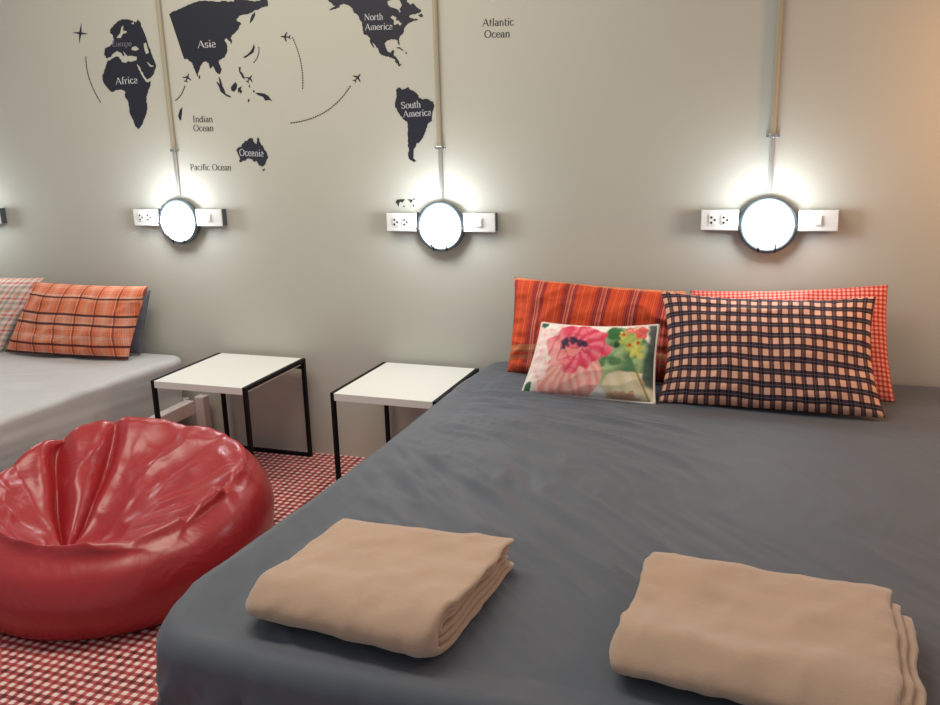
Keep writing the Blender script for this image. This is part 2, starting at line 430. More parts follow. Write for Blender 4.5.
NA = S([(70,-30),(90,-60),(420,-70),(560,-50),(740,-40),(740,-10),(750,20),(775,40),(800,30),(830,65),(865,90),(860,100),(825,115),(790,120),(760,135),(770,150),(800,160),(835,160),(830,175),(800,178),(770,190),(740,215),(720,245),(715,275),(680,310),(675,345),(683,382),(672,380),(660,345),(640,335),(605,335),(575,345),(555,365),(560,400),(580,440),(605,455),(615,430),(632,430),(630,470),(650,488),(672,520),(680,545),(697,552),(680,570),(665,550),(645,530),(640,505),(620,500),(590,485),(570,480),(530,470),(505,445),(500,420),(480,400),(450,365),(430,335),(405,300),(375,290),(365,250),(360,190),(335,160),(325,130),(290,110),(280,75),(245,45),(210,32),(170,40),(165,65),(100,84),(80,85),(130,55),(110,40),(75,10)], 8.545, 320, 0)
NAH = [S(h, 8.545, 320, 0) for h in ([(575,10),(600,0),(640,-10),(680,0),(700,40),(695,60),(680,75),(690,100),(680,110),(670,85),(640,70),(600,60),(578,35)], [(600,150),(620,130),(655,150),(650,176),(670,172),(690,198),(708,185),(685,222),(665,200),(642,216),(630,208),(632,172)])]
SA = S([(90,90),(110,65),(125,60),(140,80),(175,72),(190,58),(205,75),(250,100),(280,130),(285,150),(310,160),(340,155),(400,180),(410,205),(395,260),(390,340),(355,365),(345,400),(330,450),(305,490),(290,515),(262,525),(255,555),(240,570),(240,600),(235,630),(240,655),(262,675),(235,680),(205,660),(190,620),(200,580),(190,540),(190,470),(190,400),(185,345),(150,325),(125,290),(85,225),(90,170),(95,120)], 8.3, 385, 80)
OC = S([(150,330),(155,300),(180,285),(215,280),(220,245),(240,230),(262,200),(290,205),(305,175),(330,165),(365,180),(360,215),(390,235),(410,240),(408,200),(418,155),(440,190),(460,240),(495,290),(520,330),(540,370),(555,420),(530,460),(515,500),(490,530),(455,525),(425,495),(410,465),(375,470),(350,440),(320,430),(290,430),(262,460),(235,455),(205,480),(182,465),(195,430),(175,390),(160,355)], 12.82, 225, 125)

# serif lettering: strokes with thick stems and thin joins
TK, TN = .105, .045
def st(pts, w=TK): return [(p[0], p[1], w) for p in pts]
def arc(cx, cy, rx, ry, a0, a1, n=14):
    o = []
    for i in range(n+1):
        a = math.radians(a0+(a1-a0)*i/n)
        o.append((cx+rx*math.cos(a), cy+ry*math.sin(a), TN+(TK-TN)*abs(math.cos(a))**1.3))
    return o
def ser(x, y, w=.075): return st([(x-w, y), (x+w, y)], .035)
X, CP = .46, .68
G = {
 'A': ([st([(.04,0),(.31,CP)],TN), st([(.31,CP),(.58,0)]), st([(.14,.24),(.47,.24)],TN), ser(.04,0), ser(.58,0)], .66),
 'S': ([arc(.23,.51,.16,.16,20,265), arc(.23,.17,.18,.17,90,-160), st([(.39,.68),(.40,.52)],TN), st([(.05,.16),(.05,.0)],TN)], .50),
 'E': ([st([(.13,0),(.13,CP)]), st([(.04,CP),(.48,CP),(.48,.54)],TN), st([(.13,.35),(.40,.35)],TN), st([(.04,0),(.50,0),(.51,.15)],TN)], .58),
 'I': ([st([(.15,0),(.15,CP)]), ser(.15,0,.1), ser(.15,CP,.1)], .32),
 'O': ([arc(.36,.34,.29,.34,0,360,28)], .74),
 'P': ([st([(.14,0),(.14,CP)]), ser(.14,0,.1), st([(.04,CP),(.28,CP)],TN), arc(.28,.50,.18,.18,90,-90), st([(.28,.32),(.14,.32)],TN)], .54),
 'N': ([st([(.11,0),(.11,CP)],TN), st([(.09,CP),(.60,0)]), st([(.60,0),(.60,CP)],TN), ser(.11,0), ser(.60,CP), ser(.07,CP,.05)], .72),
 's': ([arc(.18,.345,.11,.11,20,265), arc(.18,.115,.12,.115,90,-160)], .38),
 'i': ([st([(.12,0),(.12,X)]), ser(.12,0), st([(.05,X),(.12,X)],.035), st([(.12,.60),(.12,.69)],.10)], .25),
 'a': ([st([(.33,.03),(.33,.32)]), arc(.21,.33,.12,.13,0,160), arc(.20,.13,.135,.13,0,360,20), st([(.33,.03),(.42,.02)],TN)], .44),
 'u': ([st([(.11,X),(.11,.14)]), arc(.24,.14,.13,.14,180,350), st([(.38,X),(.38,0)]), st([(.04,X),(.11,X)],.035), st([(.31,X),(.38,X)],.035), st([(.38,0),(.45,0)],.035)], .48),
 'r': ([st([(.11,0),(.11,X)]), ser(.11,0), st([(.04,X),(.11,X)],.035), arc(.25,.32,.12,.14,150,50)], .36),
 'o': ([arc(.24,.23,.19,.23,0,360,22)], .48),
 'p': ([st([(.11,-.22),(.11,X)]), ser(.11,-.22), st([(.04,X),(.11,X)],.035), arc(.25,.23,.18,.23,0,360,20)], .50),
 'e': ([arc(.23,.23,.18,.23,0,325,20), st([(.06,.25),(.41,.25)],TN)], .44),
 'f': ([st([(.12,0),(.12,.56)]), ser(.12,0), arc(.24,.56,.12,.14,180,50), st([(.03,X-.02),(.27,X-.02)],TN)], .30),
 'c': ([arc(.23,.23,.18,.23,45,325,18)], .42),
 'n': ([st([(.11,0),(.11,X)]), ser(.11,0), st([(.04,X),(.11,X)],.035), arc(.24,.32,.14,.14,170,0), st([(.38,.32),(.38,0)]), ser(.38,0)], .50),
 'd': ([arc(.22,.23,.17,.23,0,360,20), st([(.38,0),(.38,.72)]), st([(.30,.72),(.38,.72)],.035), st([(.38,0),(.45,0)],.035)], .50),
 't': ([st([(.12,.60),(.12,.10)]), arc(.21,.10,.09,.10,180,300), st([(.03,X-.02),(.26,X-.02)],TN)], .30),
 'l': ([st([(.12,0),(.12,.72)]), ser(.12,0), st([(.05,.72),(.12,.72)],.035)], .25),
 'h': ([st([(.11,0),(.11,.72)]), ser(.11,0), st([(.04,.72),(.11,.72)],.035), arc(.24,.32,.14,.14,170,0), st([(.38,.32),(.38,0)]), ser(.38,0)], .50),
 'm': ([st([(.11,0),(.11,X)]), ser(.11,0), st([(.04,X),(.11,X)],.035), arc(.23,.32,.13,.14,170,0), st([(.36,.32),(.36,0)]), ser(.36,0), arc(.48,.32,.13,.14,170,0), st([(.61,.32),(.61,0)]), ser(.61,0)], .73),
 ' ': ([], .26)}
def lettering(lines, mat, parent=None, y=-.0018, hs=1.0, bold=1.0, name='lettering'):
    """lines = [(text, start px, end px, cap height px)]"""
    V, Fc = [], []
    for text, p0, p1, hp in lines:
        a = Vector(wall_pt(*p0)); b = Vector(wall_pt(*p1)); top = Vector(wall_pt(p0[0], p0[1]-hp))
        W = sum(G[c][1] for c in text); ex = (b-a)/W; ez = Vector((-ex.y, ex.x)).normalized()*((top-a).length/CP)
        cur = 0
        for ch in text:
            strokes, adv = G[ch]
            for sk in strokes:
                n0 = len(V); m_ = len(sk)
                for i, (x, z, w) in enumerate(sk):
                    q = sk[max(0, i-1)]; r = sk[min(m_-1, i+1)]
                    t = Vector((r[0]-q[0], r[1]-q[1])); t = t.normalized() if t.length else Vector((1, 0)); nn = Vector((-t.y, t.x))*w*bold/2
                    for s in (1, -1):
                        c = a + ex*(cur+x+nn.x*s) + ez*(z+nn.y*s); V.append((c.x, y, c.y))
                for i in range(m_-1):
                    k = n0+2*i; Fc.append((k, k+2, k+3, k+1))
            cur += adv
    return from_data(name, V, Fc, mat, parent, smooth=False)

vin = M['vinyl']
def cont(name, loops, label, cat='wall sticker', group=None):
    o = sticker(name, loops, vin); return tag(o, label, cat, group)
af = cont('continent_sticker', [rough(AF)]+AFH, 'dark navy wall sticker of Europe and Africa left of the leftmost full conduit')
lettering([('Europe', (112.5, 46.5), (132, 46.2), 5.2)], M['letter_dim'], af, y=-.0018)
lettering([('Africa', (116.2, 84.4), (138.4, 83.2), 6.6)], M['letter'], af)
as_ = cont('continent_sticker', [rough(AS)], 'large dark navy wall sticker of Asia to the right of the leftmost full conduit')
lettering([('Asia', (198.1, 47.9), (216.5, 47.1), 7)], M['letter'], as_)
na = cont('continent_sticker', [rough(NA)]+NAH, 'dark navy wall sticker of North America cut by the top of the picture')
lettering([('North', (364.4, 20.2), (383.4, 19.8), 6.2), ('America', (365.2, 30.2), (393, 29.4), 6.2)], M['letter'], na)
sa = cont('continent_sticker', [rough(SA)], 'dark navy wall sticker of South America just left of the middle conduit')
lettering([('South', (401.5, 108.6), (421.2, 107.4), 6.4), ('America', (403.5, 117.2), (431.8, 115.4), 6.2)], M['letter'], sa)
oc = cont('continent_sticker', [rough(OC)], 'dark navy wall sticker of Australia lettered Oceania beside the Pacific Ocean words')
lettering([('Oceania', (239.6, 155.6), (264.2, 156.6), 6.6)], M['letter'], oc)
SP = lambda p: S(p, 6.408, 160, 0)
isl = [
 (SP([(575,150),(580,120),(590,95),(612,75),(608,100),(595,130)]), 'narrow peninsula shaped navy sticker piece hanging below the right top corner of Asia'),
 (SP([(535,365),(560,350),(580,330),(595,305),(600,282),(608,300),(600,335),(575,352),(545,372)]), 'curved navy island sticker in the shape of Japan'),
 (SP([(375,490),(390,510),(400,550),(415,580),(420,600),(450,615),(458,625),(430,618),(405,600),(388,585),(380,560),(360,522),(375,530),(385,545)]), 'long thin navy island sticker slanting down right below Asia'),
 (SP([(455,560),(465,545),(485,525),(495,545),(490,570),(475,588),(458,580)]), 'plump navy island sticker in the shape of Borneo'),
 (SP([(500,565),(510,560),(525,553),(517,570),(527,585),(518,602),(508,585),(500,600)]), 'small spiky navy island sticker right beside the plump Borneo shaped one'),
 (SP([(505,430),(518,430),(515,455),(530,470),(540,490),(546,508),(530,500),(520,480),(508,460)]), 'thin navy island sticker of the Philippines left of a small airplane sticker'),
 (SP([(610,595),(640,595),(670,600),(695,615),(718,648),(700,640),(675,645),(660,620),(630,610)]), 'navy island sticker in the shape of New Guinea, rightmost island below Asia'),
 (SP([(597,578),(606,580),(607,592),(598,592)]), 'tiny navy island dot just left of the New Guinea sticker'),
 (SP([(568,633),(576,640),(568,656),(562,648)]), 'tiny navy island dot lying lowest, below the New Guinea sticker'),
 (SP([(570,545),(577,545),(578,562),(571,560)]), 'tiny navy island dot straight below the small airplane beside the Philippines sticker'),
 (SP([(250,480),(258,490),(255,508),(248,498)]), 'tiny navy Sri Lanka drop at the southern tip of India'),
 (S([(470,472),(463,455),(470,430),(480,420),(478,445),(475,470)], 3.917, 60, 0), 'small navy Madagascar sticker left of the Indian Ocean words'),
 (S([(475,565),(490,570),(512,555),(508,580),(492,592)], 12.82, 225, 125), 'tiny navy Tasmania dot below the Oceania sticker'),
 (S([(425,335),(440,350),(465,408),(455,405),(430,365)], 8.545, 320, 0), 'thin navy peninsula sliver beside the west coast of North America'),
 (S([(650,408),(680,402),(714,430),(705,434),(680,415)], 8.545, 320, 0), 'thin curved navy Cuba sticker right of Central America'),
 (S([(728,440),(745,452),(735,464)], 8.545, 320, 0), 'tiny navy island dot just right of the Cuba sticker'),
 (S([(840,130),(870,115),(882,140),(860,147)], 8.545, 320, 0), 'small navy island piece at the right tip of the North America sticker')]
for p, lab in isl: cont('island_sticker', [p], lab, group='small island stickers of the wall map')

for nm, lines, lab in (
   ('Indian Ocean', [('Indian', (193, 122.2), (213.2, 122.2), 6.2), ('Ocean', (193.5, 131.2), (214, 131.2), 6.2)], 'black serif words Indian Ocean on the wall in two lines'),
   ('Pacific Ocean', [('Pacific Ocean', (190.5, 170.2), (231.8, 170.4), 6.0)], 'black serif words Pacific Ocean in one line on the wall'),
   ('Atlantic Ocean', [('Atlantic', (482.5, 26.2), (514, 25.2), 7.2), ('Ocean', (484.1, 37.7), (510.2, 37.2), 7.2)], 'black serif words Atlantic Ocean on the wall right of the middle conduit')):
    tag(lettering(lines, M['ink'], None, y=-.0008, name='wall_lettering'), lab, 'lettering')

def plane_pts(cx, cy, s, deg):
    base = [(0,1),(.12,.75),(.13,.3),(.95,-.15),(.95,-.32),(.13,-.08),(.10,-.62),(.38,-.85),(.38,-1),(0,-.86)]
    pts = base + [(-a, b) for a, b in reversed(base[1:-1])]
    c, s_ = math.cos(math.radians(deg)), math.sin(math.radians(deg))
    return [(cx+s*(a*c+b*s_), cy-s*(b*c-a*s_)) for a, b in pts]
for (cx, cy, s, d, lab) in ((187.3, 77.8, 4.6, 20, 'small airplane sticker left of the southern tip of India'),
                            (249.6, 78.8, 4.4, 35, 'small airplane sticker beside the Philippines island sticker'),
                            (285.5, 36.8, 5.0, -85, 'small airplane sticker flying left between Asia and North America'),
                            (357.4, 77.8, 5.0, 40, 'small airplane sticker flying up right below North America')):
    cont('airplane_sticker', [plane_pts(cx, cy, s, d)], lab, group='airplane stickers')
def dashes(ctrl, nd, w, duty=.62):
    """quadratic curve through three points, cut into dashes"""
    (x0, y0), (x1, y1), (x2, y2) = ctrl; bx, by = 2*x1-(x0+x2)/2, 2*y1-(y0+y2)/2
    f = lambda t: ((1-t)**2*x0+2*t*(1-t)*bx+t*t*x2, (1-t)**2*y0+2*t*(1-t)*by+t*t*y2)
    out = []
    for i in range(nd):
        a = f(i/nd); b = f((i+duty)/nd); d = math.hypot(b[0]-a[0], b[1]-a[1]); nx, ny = -(b[1]-a[1])/d*w/2, (b[0]-a[0])/d*w/2
        out.append([(a[0]+nx, a[1]+ny), (b[0]+nx, b[1]+ny), (b[0]-nx, b[1]-ny), (a[0]-nx, a[1]-ny)])
    return out
for ctrl, nd, w, du, lab in (([(86, 56.5), (89.5, 79), (101, 103)], 30, .8, .75, 'dashed arc sticker curving down left of the Africa sticker'),
                         ([(185, 86), (181, 95), (175.3, 100.7)], 8, .9, .85, 'short dashed arc sticker beside the conduit below India'),
                         ([(258.8, 46.8), (258.2, 55.5), (253.3, 63.2)], 8, .8, .8, 'short dashed arc sticker right of the Japan sticker'),
                         ([(292.4, 37.3), (300.9, 62.5), (302.7, 90)], 22, 1.0, .6, 'dashed arc sticker running down between Asia and North America'),
                         ([(350.5, 85.8), (325, 112), (289.7, 123)], 30, 1.1, .65, 'long dashed arc sticker sweeping down left of South America')):
    cont('flight_path_sticker', dashes(ctrl, nd, w, du), lab, group='dashed flight path stickers')
def star(cx, cy):
    out = []
    for k in range(8):
        a = math.radians(90+45*k-6); r = (10.2 if k % 4 == 0 else 7.6) if k % 2 == 0 else 1.5
        out.append((cx+r*math.cos(a)*(1 if k % 4 else 1), cy-r*math.sin(a)))
    return out
cont('compass_star_sticker', [star(80.4, 33.2)], 'four pointed compass star sticker at the upper left of the map')
mini = [S(p, 23.5, 385, 190) for p in (
   [(250,290),(270,250),(290,225),(380,212),(480,218),(465,235),(430,265),(415,300),(395,300),(375,275),(345,290),(330,330),(325,380),(310,392),(295,350),(280,315)],
   [(425,380),(445,362),(475,385),(460,402),(430,400)], [(520,225),(560,215),(640,225),(650,250),(625,300),(600,300),(580,260),(550,240)],
   [(660,215),(680,190),(705,205),(700,225),(670,235)], [(645,345),(665,335),(688,360),(675,405),(660,405),(655,375)], [(590,380),(605,385),(605,412),(595,405)])]
tag(sticker('map_sticker', mini, M['ink']), 'tiny black world map sticker just above the middle socket box', 'wall sticker')

# ------------------------------------------------------------------ side tables
def make_table():
    t = empty('side_table'); w, d, h, b = .44, .462, .45, .016     # origin: back left corner on the floor, +x right, -y to the room
    mbox('tabletop', (b, w-b, -d, 0, h-.030, h-.001), M['white'], t, .0012)
    for nm, x in (('left', 0), ('right', w-b)):
        s = mbox('side_rail', (x, x+b, -d, 0, h-.016, h), M['black'], t, .0008)
        for y in (-d, -b): mbox('leg', (x, x+b, y, y+b, 0, h-.016), M['black'], t, .0008)
    mbox('back_rail', (b, w-b, -b, 0, 0, b), M['black'], t, .0008)
    mbox('under_rail', (b, w-b, -b, 0, h-.046, h-.030), M['black'], t, .0008)
    return t
tb = make_table(); tb.location = (-2.272, -.036, 0); tb.rotation_euler.z = math.radians(-.6)
tag(tb, 'white topped black frame side table standing behind the red beanbag', 'table', 'white side tables')
tb2 = copy_tree(tb); tb2.location = (-1.474, -.022, 0); tb2.rotation_euler.z = math.radians(-1.6); tb2.scale.x = .972
tag(tb2, 'white topped black frame side table tucked against the charcoal bed', 'table', 'white side tables')

# ------------------------------------------------------------------ beds
def resample(poly, step):
    out = []
    n = len(poly)
    for i in range(n):
        a = Vector(poly[i]); b = Vector(poly[(i+1) % n]); k = max(1, int((b-a).length/step))
        if (b-a).length < 1e-5: continue
        for j in range(k): out.append(a.lerp(b, j/k))
    return out
def round_poly(corners, step=.025):
    """corners = [(x, y, radius)] clockwise or not -> dense rounded outline"""
    n = len(corners); raw = []
    for i in range(n):
        p = Vector(corners[i][:2]); a = Vector(corners[i-1][:2]); b = Vector(corners[(i+1) % n][:2]); r = corners[i][2]
        da = (a-p).normalized(); db = (b-p).normalized()
        if r <= 0: raw.append(p); continue
        s = p+da*r; e = p+db*r
        for k in range(9):
            t = k/8; raw.append(s*(1-t)**2+p*2*t*(1-t)+e*t*t)
    return resample(raw, step)
def bed_sheet(name, corners, zt, zb, er, mat, parent, med, top_fn, side_fn, flare=0, step=.02, K=60, ns=22):
    ol = round_poly(corners, step); n = len(ol)
    nrm = []
    for i in range(n):
        t = (ol[(i+1) % n]-ol[i-1]).normalized(); nrm.append(Vector((t.y, -t.x)))
    c = sum(ol, Vector((0, 0)))/n
    if (ol[0]-c).dot(nrm[0]) < 0: nrm = [-q for q in nrm]
    # smooth normals
    for _ in range(int(.15/step)): nrm = [(nrm[i-1]+nrm[i]*2+nrm[(i+1) % n]).normalized() for i in range(n)]
    rings = []
    per = [0]
    for i in range(1, n): per.append(per[-1]+(ol[i]-ol[i-1]).length)
    for k in range(ns):                       # hanging side, bottom to top
        f = k/ns; z = zb+(zt-er-zb)*f
        rings.append([(ol[i].x+nrm[i].x*(side_fn(per[i], 1-f, ol[i])+flare*(1-f)), ol[i].y+nrm[i].y*(side_fn(per[i], 1-f, ol[i])+flare*(1-f)), z) for i in range(n)])
    for k in range(9):                        # rounded edge
        a = k/8*PI/2; off = -er*(1-math.cos(a)); z = zt-er+er*math.sin(a)
        w = math.cos(a)
        rings.append([(ol[i].x+nrm[i].x*(off+side_fn(per[i], 0, ol[i])*w), ol[i].y+nrm[i].y*(off+side_fn(per[i], 0, ol[i])*w), z+top_fn(ol[i].x, ol[i].y, 0)*math.sin(a)) for i in range(n)])
    last = [(ol[i]-nrm[i]*er) for i in range(n)]
    m0, m1 = Vector(med[0]), Vector(med[1]); dm = m1-m0
    for k in range(1, K+1):
        t = k/K; rr = []
        for q in last:
            u = max(0, min(1, (q-m0).dot(dm)/dm.dot(dm))); mp = m0+dm*u
            p = q.lerp(mp, t); dist = (p-q).length
            rr.append((p.x, p.y, zt+top_fn(p.x, p.y, dist)))
        rings.append(rr)
    V = [v for r in rings for v in r]; Fc = []
    for j in range(len(rings)-1):
        for i in range(n):
            i2 = (i+1) % n; Fc.append((j*n+i, j*n+i2, (j+1)*n+i2, (j+1)*n+i))
    me = bpy.data.meshes.new(name); me.from_pydata(V, [], Fc)
    bm = bmesh.new(); bm.from_mesh(me); bmesh.ops.remove_doubles(bm, verts=bm.verts, dist=.0004)
    bmesh.ops.recalc_face_normals(bm, faces=bm.faces); bm.to_mesh(me); bm.free()
    return link_mesh(name, me, mat, parent, True)
def ridge(v): return (1-abs(v))**3
def top_main(x, y, d):
    ang = math.radians(-8-38*max(0, min(1, (-y-.45)/.8)))
    a = x*math.cos(ang)+y*math.sin(ang); c = -x*math.sin(ang)+y*math.cos(ang)
    w = fbm(a*1.1+3, c*7, 1.3, 3)
    w2 = fbm(a*2.3+9, c*17, 4.3, 2); w3 = fbm(a*3.5+2, c*34, 6.3, 2)
    left = max(.30, min(1, (.35-x)/1.0)); near = max(.35, min(1, (y+2.3)/.9))
    return (ridge(w)*.015+ridge(w2)*.010+ridge(w3)*.004)*left*near *min(1, .15+d*7) + fbm(x*1.2, y*1.2, 8)*.004 - .016*min(1, d*12)
def side_main(s, f, p):
    amp = .004+.024*min(1, f*7)
    s = math.atan2(p.y+1.05, p.x+.2)*1.35
    sl = fbm(s*11+f*1.8, f*.8, 2.2, 2); sl2 = fbm(s*24+f*4, f*1.0, 5.1, 2)
    t = max(0, min(1, (-1.6-p.y)/.4)); edge = .40+.60*t*t*(3-2*t)
    edge *= max(0, min(1, (-.06-p.y)/.3))
    return (ridge(sl)-.45)*amp*edge*1.3 + (ridge(sl2)-.4)*amp*.7*edge
bed = empty('double_bed', (-.24, -1.05, 0))
tag(bed, 'large double bed with a fitted charcoal grey sheet filling the right foreground', 'bed')
bed_sheet_o = bed_sheet('fitted_sheet', [(-.998,-.012,.07),(.70,-.012,.10),(.66,-2.16,.16),(-1.052,-2.11,.13),(-1.102,-1.88,.0),(-1.070,-1.5,.0),(-1.045,-1.0,0),(-1.034,-.35,0)],
          .49, .03, .048, M['sheet_dark'], bed, [(-.1,-.7),(-.1,-1.5)], top_main, side_main, .0, step=.0115, K=125, ns=40)
bed_sheet_o.location = (.24, 1.05, 0)
b0 = mbox('bed_base', (-.93, .60, -2.0, -.06, 0, .30), M['dark_base'], bed, .004); b0.location = (.24, 1.05, 0)

def top_left(x, y, d):
    w = fbm(x*2+y*1.2+3, y*5-x*2, 7.3, 3); return ridge(w)*.006-.003
def side_left(s, f, p):
    return (fbm(s*1.2, f*3.5+s*.4, 3.2, 2))*.004-.012*f
bed2 = empty('single_bed', (-3.2, -1.0, 0))
tag(bed2, 'bed with light grey sheet and pale wooden frame at the left edge', 'bed')
s2 = bed_sheet('fitted_sheet', [(-4.25,-.03,.08),(-2.42,-.035,.12),(-2.50,-.6,0),(-2.53,-1.2,0),(-2.56,-2.02,.12),(-4.25,-2.02,.1)],
          .432, .215, .026, M['sheet_light'], bed2, [(-3.4,-.7),(-3.4,-1.3)], top_left, side_left)
s2.location = (3.2, 1.0, 0)
for dims, nm in (((-2.45, -2.400, -1.98, -.075, .165, .228), 'side_rail'), ((-4.24, -2.45, -.075, -.04, .165, .228), 'head_rail'), ((-4.24, -2.45, -1.98, -1.94, .165, .228), 'foot_rail')):
    o = mbox(nm, dims, M['frame_wood'], bed2, .004); o.location = (3.2, 1.0, 0)
for x, y, h in ((-2.352, -.075, .245), (-2.400, -1.98, .165), (-4.2, -.075, .165), (-4.2, -1.98, .165)):
    o = mbox('leg', (x-.048, x, y, y+.047, 0, h), M['frame_wood'], bed2, .004); o.location = (3.2, 1.0, 0)
o = mbox('slat_base', (-4.2, -2.45, -1.94, -.08, .18, .216), M['dark_base'], bed2, .003); o.location = (3.2, 1.0, 0)

# ------------------------------------------------------------------ pillows
def pillow(name, TL, TR, BR, BL, T, mat, label, group=None, sag=.02, side=.015, seed=0, size=None, pin=.35, nu=90, nv=54, wr=.006, flange=0, paint=None, piping=None, skew=0):
    TL, TR, BR, BL = [Vector(p) for p in (TL, TR, BR, BL)]
    W = ((TR-TL).length+(BR-BL).length)/2; H = ((TL-BL).length+(TR-BR).length)/2
    nrm = (TR-BL).cross(TL-BR).normalized()
    if nrm.y > 0: nrm = -nrm
    org = (BL+BR)/2
    def mid(u, v):
        a = BL.lerp(BR, u); b = TL.lerp(TR, u); p = a.lerp(b, v)
        U = 2*u-1; Vv = 2*v-1
        up = (b-a).normalized(); rt = (TR-TL).normalized()
        # edges pull in between the corners
        p -= up*sag*(1-U*U)*max(0, Vv)**2
        p += up*sag*.15*(1-U*U)*max(0, -Vv)**2
        p -= rt*side*U*(1-Vv*Vv)*abs(U)
        return p
    V, uvs = [], []; idx = {}
    def thick(u, v):
        U = abs(2*u-1); Vv = abs(2*v-1)
        e = (1-U**2.6)*(1-Vv**2.6)
        return T/2*max(0, e)**.55
    rnd = seed*13.7
    for side_ in (1, -1):
        for j in range(nv+1):
            for i in range(nu+1):
                u, v = i/nu, j/nv
                border = i in (0, nu) or j in (0, nv)
                if side_ == -1 and border: idx[(side_, i, j)] = idx[(1, i, j)]; continue
                p = mid(u, v); th = thick(u, v)
                ed = 1-min(1, min(u*W, (1-u)*W, v*H, (1-v)*H)/(.12))
                w = fbm(u*W*7+rnd, v*H*7, rnd*side_, 3)*wr*1.3
                # gathered puckers running in from the seams
                du = min(u, 1-u)*W; dv = min(v, 1-v)*H
                pk = (fbm(u*W*34+rnd, v*H*5, 1.7, 2) if dv < du else fbm(v*H*34+rnd, u*W*5, 8.1, 2))*wr*ed
                cr = ridge(fbm(u*W*4+v*H*3+rnd, v*H*9-u*W*3, 3.1+rnd, 2))*wr*1.2
                d = th + (w+pk+cr)*(min(1, th/(T*.2)))
                if side_ == -1: d = th*.8
                q = p+nrm*side_*d
                idx[(side_, i, j)] = len(V); V.append(q); uvs.append((u*W+(skew*(v-.5))+fbm(u*W*4, v*H*4, rnd+5, 2)*.007, v*H+fbm(u*W*4+9, v*H*4, rnd+2, 2)*.007))
    if border: pass
    Fc = []
    for j in range(nv):
        for i in range(nu):
            a = [idx[(1, i, j)], idx[(1, i+1, j)], idx[(1, i+1, j+1)], idx[(1, i, j+1)]]; Fc.append(tuple(a))
            b = [idx[(-1, i, j)], idx[(-1, i, j+1)], idx[(-1, i+1, j+1)], idx[(-1, i+1, j)]]; Fc.append(tuple(b))
    root = empty(name, org) if piping else None
    VV = [v-org for v in V]
    o = from_data('cushion_cover' if piping else name, VV, Fc, mat, root, True, uvs)
    if not piping: o.location = org
    if paint:
        ca = o.data.color_attributes.new('print', 'FLOAT_COLOR', 'POINT')
        for k, (uu, vv) in enumerate(uvs): ca.data[k].color = (*paint(uu/W, vv/H), 1)
    if piping:
        loop = [V[idx[(1, i, 0)]]-org for i in range(nu)] + [V[idx[(1, nu, j)]]-org for j in range(nv)] + [V[idx[(1, nu-i, nv)]]-org for i in range(nu)] + [V[idx[(1, 0, nv-j)]]-org for j in range(nv)]
        pv, pf = tube(loop, .0052, 8, True)
        from_data('piping', pv, pf, piping, root, True)
    return tag(root or o, label, 'pillow', group)

